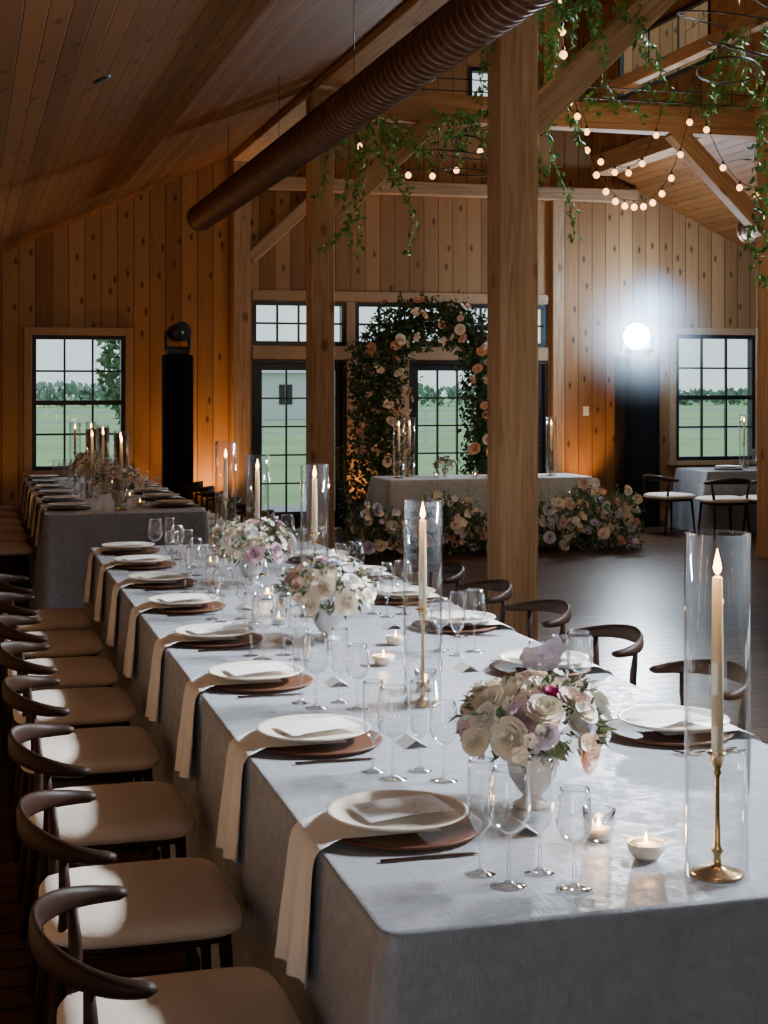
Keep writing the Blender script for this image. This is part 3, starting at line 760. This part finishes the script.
def cluster(n,wx,wy,Lmin,Lmax,sp,seed,dz=0):
    rr=random.Random(seed); return [(rr.uniform(-wx,wx),rr.uniform(-wy,wy),dz+rr.uniform(-.05,.12),rr.uniform(Lmin,Lmax),sp) for _ in range(n)]
hanging((3.6,13.5,4.25),cluster(14,.25,.15,.3,.9,.7,1)+cluster(6,.2,.1,.9,1.5,.4,31),1,'trailing green vines hung from the tie beam beside a post')
hanging((4.5,13.5,4.3),cluster(14,.42,.15,.15,.6,1.1,2),2,'cluster of green vines with black wire hoops',hoops=((0,0,-.35,.32,.1,.1),(.05,-.05,-.52,.22,.3,0),(.1,0,-.25,.18,-.2,.3)))
hanging((3.62,8.62,4.25),cluster(6,.16,.1,.7,1.8,.5,3)+cluster(10,.3,.1,.2,.8,1.1,4),3,'long trailing green vines hung beside the tall post')
hanging((5.08,8.62,4.35),cluster(8,.16,.15,1.2,2.3,.2,5)+cluster(4,.25,.15,.2,.5,.6,15),4,'trailing green vines hung from the tie beam')
hanging((6.1,13.52,4.62),cluster(56,1.35,.1,.10,.32,1.8,6),5,'green garland draped along the tie beam')
hanging((6.2,10.9,4.6),cluster(13,.35,.35,.3,.9,.9,7),6,'green vines and black hoops hung below the nave roof',hoops=((-.2,0,.1,.5,.2,.1),(-.1,0,-.15,.35,.3,.2),(-.3,0,-.3,.25,-.2,.1)))
beam((6.1,PY1,4.68),(6.1,PY2,4.68),.1,.12)

mb=MB(); mb.lathe([(.001,-.030),(.015,-.027),(.027,-.012),(.029,.003),(.023,.018),(.012,.027),(.010,.032),(.001,.032)],14); BULB=mb.mesh('bulb')
mb=MB(); mb.lathe([(.012,.029),(.013,.054),(.007,.062),(.001,.062)],10); SOCK=mb.mesh('socket')
def strings(a,b,sag,n,lb='string of warm globe bulbs swagged between beams'):
    a=Vector(a);b=Vector(b); o=obj('string_lights',None,a,label=lb,cat='string lights',group='string lights in the nave')
    def P(t): q=(b-a)*t; q.z-=sag*(1-(abs(2*t-1))**2.6); return q
    c=MB(); c.sweep([P(i/30) for i in range(31)],(.004,.004),n=5); obj('cable',c,m_black,parent=o)
    for i in range(n):
        p=P((i+.5)/n); p.z-=.06
        obj('bulb',BULB,m_bulb,p,parent=o); obj('socket',SOCK,m_black,p,parent=o)
strings((5.22,12.5,4.42),(6.42,12.5,4.42),.98,13)
strings((6.46,12.5,4.42),(7.7,12.3,4.45),.85,8)
strings((3.75,9.2,4.5),(5.2,12.5,4.42),.30,9)
strings((5.5,13.0,4.42),(6.35,13.0,4.42),.60,6)
strings((3.45,13.75,4.25),(4.9,13.75,4.25),.42,6)
for yy in (12.5,13.0):
    c=MB(); c.sweep([(NL+.1,yy,4.45),(RX-.05,yy,4.45)],(.006,.006),n=6); obj('support_cable',c,m_black,label='thin black support cable strung across the nave',cat='cable')

def tower(x,y,w,h,lit,label,hsz=1.0):
    o=obj('stage_light_tower',None,(x,y,0),label=label,cat='stage light')
    mb=MB(); n=64; vs=[];fs=[]
    lev=[0,.02,.3,.8,1.3,h-.05,h-.01,h]
    for li,z in enumerate(lev):
        for i in range(n):
            a=2*pi*i/n; c,s=math.cos(a),math.sin(a); p=6
            r=w/2*(1+.03*math.sin(i*1.9)*(1-z/h*.6)); k=.93 if li==len(lev)-1 else 1
            vs.append((r*k*math.copysign(abs(c)**(2/p),c),r*k*math.copysign(abs(s)**(2/p),s),z))
    for k in range(len(lev)-1):
        for i in range(n):
            j=(i+1)%n; fs.append((k*n+i,k*n+j,(k+1)*n+j,(k+1)*n+i))
    fs.append(tuple((len(lev)-1)*n+i for i in range(n))); mb.add(vs,fs,True); obj('draped_column',mb,m_drape,parent=o)
    b=MB(); b.box(-.13,.13,-.11,.11,h,h+.08); bevel(obj('light_base',b,m_black,parent=o),.01)
    yk=MB(); yk.box(-.15*hsz,-.12*hsz,-.04,.04,h+.06,h+.27); yk.box(.12*hsz,.15*hsz,-.04,.04,h+.06,h+.27); yk.box(-.12*hsz,.12*hsz,-.04,.04,h+.075,h+.1); bevel(obj('yoke',yk,m_black,parent=o),.006)
    hd=MB(); hd.lathe([(.001,-.14),(.07,-.13),(.10,-.08),(.11,.0),(.112,.10),(.115,.13),(.105,.135),(.10,.12),(.001,.118)],28)
    tgt=Vector((1.0,3.0,1.2))-Vector((x,y,h+.22)) if lit else Vector((.35,-1,.1))
    q=tgt.to_track_quat('Z','Y')
    ho=obj('light_head',hd,m_black,(0,0,h+.26),parent=o,scale=(hsz,)*3); ho.rotation_euler=q.to_euler()
    ln=MB(); ln.lathe([(.001,.150),(.06,.144),(.10,.130),(.108,.122)],24)
    lo=obj('lens',ln,emis('lit_lens',(.78,.9,1),900) if lit else simple('dark_lens',(.03,.04,.06),.08),(0,0,h+.26),parent=o,scale=(hsz,)*3); lo.rotation_euler=q.to_euler()
    if lit:
        RR=.98
        hm=bpy.data.materials.new('flare_haze_scatter'); hm.use_nodes=True; nt=hm.node_tree; nt.nodes.clear()  # scattering volume added to imitate the lens flare glow
        out=N(nt,'ShaderNodeOutputMaterial'); vs_=N(nt,'ShaderNodeVolumeScatter'); vs_.inputs['Color'].default_value=(.7,.85,1,1)
        tc=N(nt,'ShaderNodeTexCoord'); vl=N(nt,'ShaderNodeVectorMath',operation='LENGTH'); nt.links.new(tc.outputs['Object'],vl.inputs[0])
        q1=M(nt,'MAXIMUM',M(nt,'SUBTRACT',1.0,M(nt,'DIVIDE',vl.outputs['Value'],RR)),0.0)
        nt.links.new(M(nt,'MULTIPLY',M(nt,'POWER',q1,1.5),.50),vs_.inputs['Density'])
        nt.links.new(vs_.outputs[0],out.inputs['Volume'])
        hz=MB(); hz.lathe([(RR*math.sin(pi*k/16)+.001,-RR*math.cos(pi*k/16)) for k in range(17)],24)
        obj('flare_haze',hz,hm,(x-.10,y-.40,h+.26),label='added haze sphere imitating the flare around the stage light',cat='haze',kind='stuff')
tower(2.34,17.4,.34,2.12,False,'black draped column topped with an unlit moving-head light')
tower(8.14,17.4,.46,2.14,True,'black draped column topped with a glaring white stage light',1.5)

mb=MB(); mb.box(7.66,7.74,Y1-.012,Y1,1.38,1.5); bevel(obj('wall_switch',mb,m_paper,label='small white switch plate on the pine wall',cat='switch'),.003)

# ------------------------------------------------------------------ exterior
m_grass=simple('meadow_grass',(.38,.55,.24),.95,var=.3,scale=.35)
mb=MB(); mb.add([(-150,Y1+.3,-.25),(250,Y1+.3,-.25),(250,320,-.25),(-150,320,-.25)],[(0,1,2,3)])
obj('meadow',mb,m_grass,label='bright green meadow beyond the windows',cat='ground',kind='structure')
mb=MB(); mb.box(-4,16,Y1+.2,Y1+4.5,-.24,-.06); obj('patio',mb,simple('concrete_patio',(.45,.45,.44),.8,var=.15,scale=3),label='pale concrete patio outside the doors',cat='patio',kind='structure')
m_tl=leafm('hazed_treeline_green',(.22,.33,.26),(.28,.40,.31))  # haze of distance put into the leaf colour
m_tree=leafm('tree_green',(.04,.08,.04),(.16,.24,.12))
rr=random.Random(2); mb=MB()
for i in range(9000):
    x=rr.uniform(-60,240); hgt=1.7+.35*math.sin(x*.06)+.2*math.sin(x*.21+1)
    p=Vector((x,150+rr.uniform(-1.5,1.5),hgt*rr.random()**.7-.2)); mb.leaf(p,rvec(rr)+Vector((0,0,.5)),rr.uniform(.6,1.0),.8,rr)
obj('treeline',mb,m_tl,label='distant green treeline with painted haze beyond the meadow',cat='trees',kind='stuff')
def tree(x,y,h,r,seed):
    rr=random.Random(seed); o=obj('tree',None,(x,y,-.25),label='leafy green tree in the meadow',cat='tree',group='trees in the meadow')
    t=MB(); t.sweep([(0,0,0),(.05,0,h*.3),(0,.05,h*.6)],[(.14,.14),(.10,.10),(.05,.05)],n=8); obj('trunk',t,m_chairwood,parent=o)
    c=MB()
    for i in range(1500):
        d=rvec(rr); d=d.normalized()*d.length**.4; p=Vector((d.x*r,d.y*r,h*.62+d.z*h*.38)); c.leaf(p,rvec(rr),.22,.6,rr)
    obj('crown',c,m_tree,parent=o)
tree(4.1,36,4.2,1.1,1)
def house(x,y):
    mb=MB(); mb.box(x-4,x+4,y,y+6,-.2,2.6); mb.add([(x-4.4,y-.4,2.6),(x+4.4,y-.4,2.6),(x+4.4,y+6.4,2.6),(x-4.4,y+6.4,2.6),(x-4.4,y+3,4.6),(x+4.4,y+3,4.6)],[(0,1,5,4),(3,4,5,2),(0,4,3),(1,2,5)])
    hs=obj('distant_house',mb,simple('white_siding',(.62,.63,.65),.8),label='pale farmhouse across the meadow',cat='house')
    for i in range(3):
        w=MB(); w.box(x-3+2.4*i,x-2.2+2.4*i,y-.05,y+.02,.7,1.9); obj('house_window',w,m_black,parent=hs)
house(18.5,88)
f=MB()
for zz in (.35,.75,1.1): f.box(-10,40,-.02,.02,zz-.25,zz-.17)
for i in range(26): f.box(-10+2*i-.05,-10+2*i+.05,-.05,.05,-.25,.95)
obj('meadow_fence',f,simple('white_fence_paint',(.6,.6,.58),.7),(0,52,0),label='pale rail fence crossing the meadow',cat='fence')

# ------------------------------------------------------------------ lights
def light(name,typ,loc,energy,color,target=None,size=None,sizey=None,spot=None,blend=.6,soft=.1,spread=None):
    l=bpy.data.lights.new(name,typ); l.energy=energy; l.color=color
    if typ=='AREA':
        l.shape='RECTANGLE'; l.size=size; l.size_y=sizey
        if spread: l.spread=math.radians(spread)
    else: l.shadow_soft_size=soft
    if typ=='SPOT': l.spot_size=math.radians(spot); l.spot_blend=blend
    o=bpy.data.objects.new(name,l); COL.objects.link(o); o.location=loc
    if target is not None: o.rotation_euler=(Vector(target)-Vector(loc)).to_track_quat('-Z','Y').to_euler()
    return o
COOL=(.82,.91,1.0); ORG=(1.0,.50,.16)
for h in right_holes: light('side_fill','AREA',(X1-.02,(h[0]+h[1])/2,1.55),20,COOL,(0,(h[0]+h[1])/2,1.0),1.8,1.4)  # added area lamps lighting the table from the side
light('clerestory_key','AREA',(NR-.05,5.0,5.66),350,COOL,(1.80,4.8,.7),2.2,.5,spread=54)  # added key lamp inside the clerestory opening, aimed at the table
light('clerestory_key','AREA',(NR-.05,10.4,5.66),165,COOL,(1.95,8,.7),2.2,.5,spread=56)  # second added key lamp, for the far half of the table
light('front_fill','AREA',(1.1,Y0+.02,1.5),9,(.95,.96,1),(1.0,3,.6),1.8,1.4)  # added fill lamp behind the camera
light('left_fill','AREA',(X0+.02,-.9,1.3),24,(.94,.97,1),(1.0,3.9,.6),1.8,1.2)  # added fill lamp brightening the napkins and cloth side
def uplight(x,y,e,tx,ty,tz,ang=95):
    o=obj('uplight',None,(x,y,0),label='small black floor uplight with amber beam',cat='uplight',group='amber uplights')
    b=MB(); b.lathe([(.001,0),(.07,0),(.07,.02),(.075,.03),(.075,.14),(.065,.14),(.06,.12),(.001,.12)],20); obj('housing',b,m_black,parent=o)
    light('uplight_lamp','SPOT',(x,y,.17),e,ORG,(tx,ty,tz),spot=ang,blend=1,soft=.05)
uplight(2.80,17.68,160,2.72,17.95,2.4)
uplight(2.0,17.7,30,2.0,17.9,3.0)
uplight(.2,17.3,14,.3,17.8,3.2,110)
uplight(-.6,14.5,130,.9,14.3,3.5,105)
uplight(7.62,17.65,120,7.62,17.95,2.4,80)
uplight(4.62,17.72,60,4.9,17.95,2.0)
uplight(6.45,17.72,60,6.45,17.95,2.0)
uplight(9.2,14.5,90,9.2,14.8,4,100)
uplight(-1.0,11.5,80,.6,11.5,3.5,100)
light('stage_beam','SPOT',Vector((8.14,17.4,2.42))+Vector((-.19,-.36,-.01)),1800,(.80,.90,1),(1.5,4.3,.72),spot=25,blend=.9,soft=.1)
light('halo_fill','POINT',(8.14,17.0,2.8),170,(.45,.66,1),soft=.15)  # added point lamp imitating the blue flare halo on the wall
light('warm_nave_fill','POINT',(5.8,12.3,3.4),40,(1,.66,.36),soft=.4)  # extra warm lamp boosting the glow of the string lights
light('warm_nave_fill','POINT',(5.0,14.0,2.6),26,(1,.78,.58),soft=.4)  # added fill for the arch, flowers and head table
light('warm_nave_fill','POINT',(4.6,5.5,4.0),30,(1,.78,.55),soft=.5)  # added warm fill for the post fronts; no lamp hangs here

w=bpy.data.worlds.new('overcast_sky'); S.world=w; w.use_nodes=True; nt=w.node_tree
bg=nt.nodes.get('Background') or nt.nodes.new('ShaderNodeBackground')
wo=nt.nodes.get('World Output') or nt.nodes.new('ShaderNodeOutputWorld'); nt.links.new(bg.outputs[0],wo.inputs[0])
tc=N(nt,'ShaderNodeTexCoord'); sp=N(nt,'ShaderNodeSeparateXYZ'); nt.links.new(tc.outputs['Generated'],sp.inputs[0])
mr=N(nt,'ShaderNodeMapRange'); mr.inputs[1].default_value=0; mr.inputs[2].default_value=.45; nt.links.new(sp.outputs[2],mr.inputs[0])
nt.links.new(mixc(nt,mr.outputs[0],(.70,.84,.86),(.52,.66,.76)),bg.inputs[0]); bg.inputs[1].default_value=1.5

cam=bpy.data.cameras.new('camera'); co=bpy.data.objects.new('camera',cam); COL.objects.link(co)
co.location=(0,0,1.75); co.rotation_euler=(pi/2,0,-math.radians(15.5))
cam.sensor_fit='VERTICAL'; cam.sensor_height=36; cam.sensor_width=27; cam.lens=1500/1024*36; cam.shift_y=-125/1024
cam.clip_end=600; cam.clip_start=.05
S.camera=co
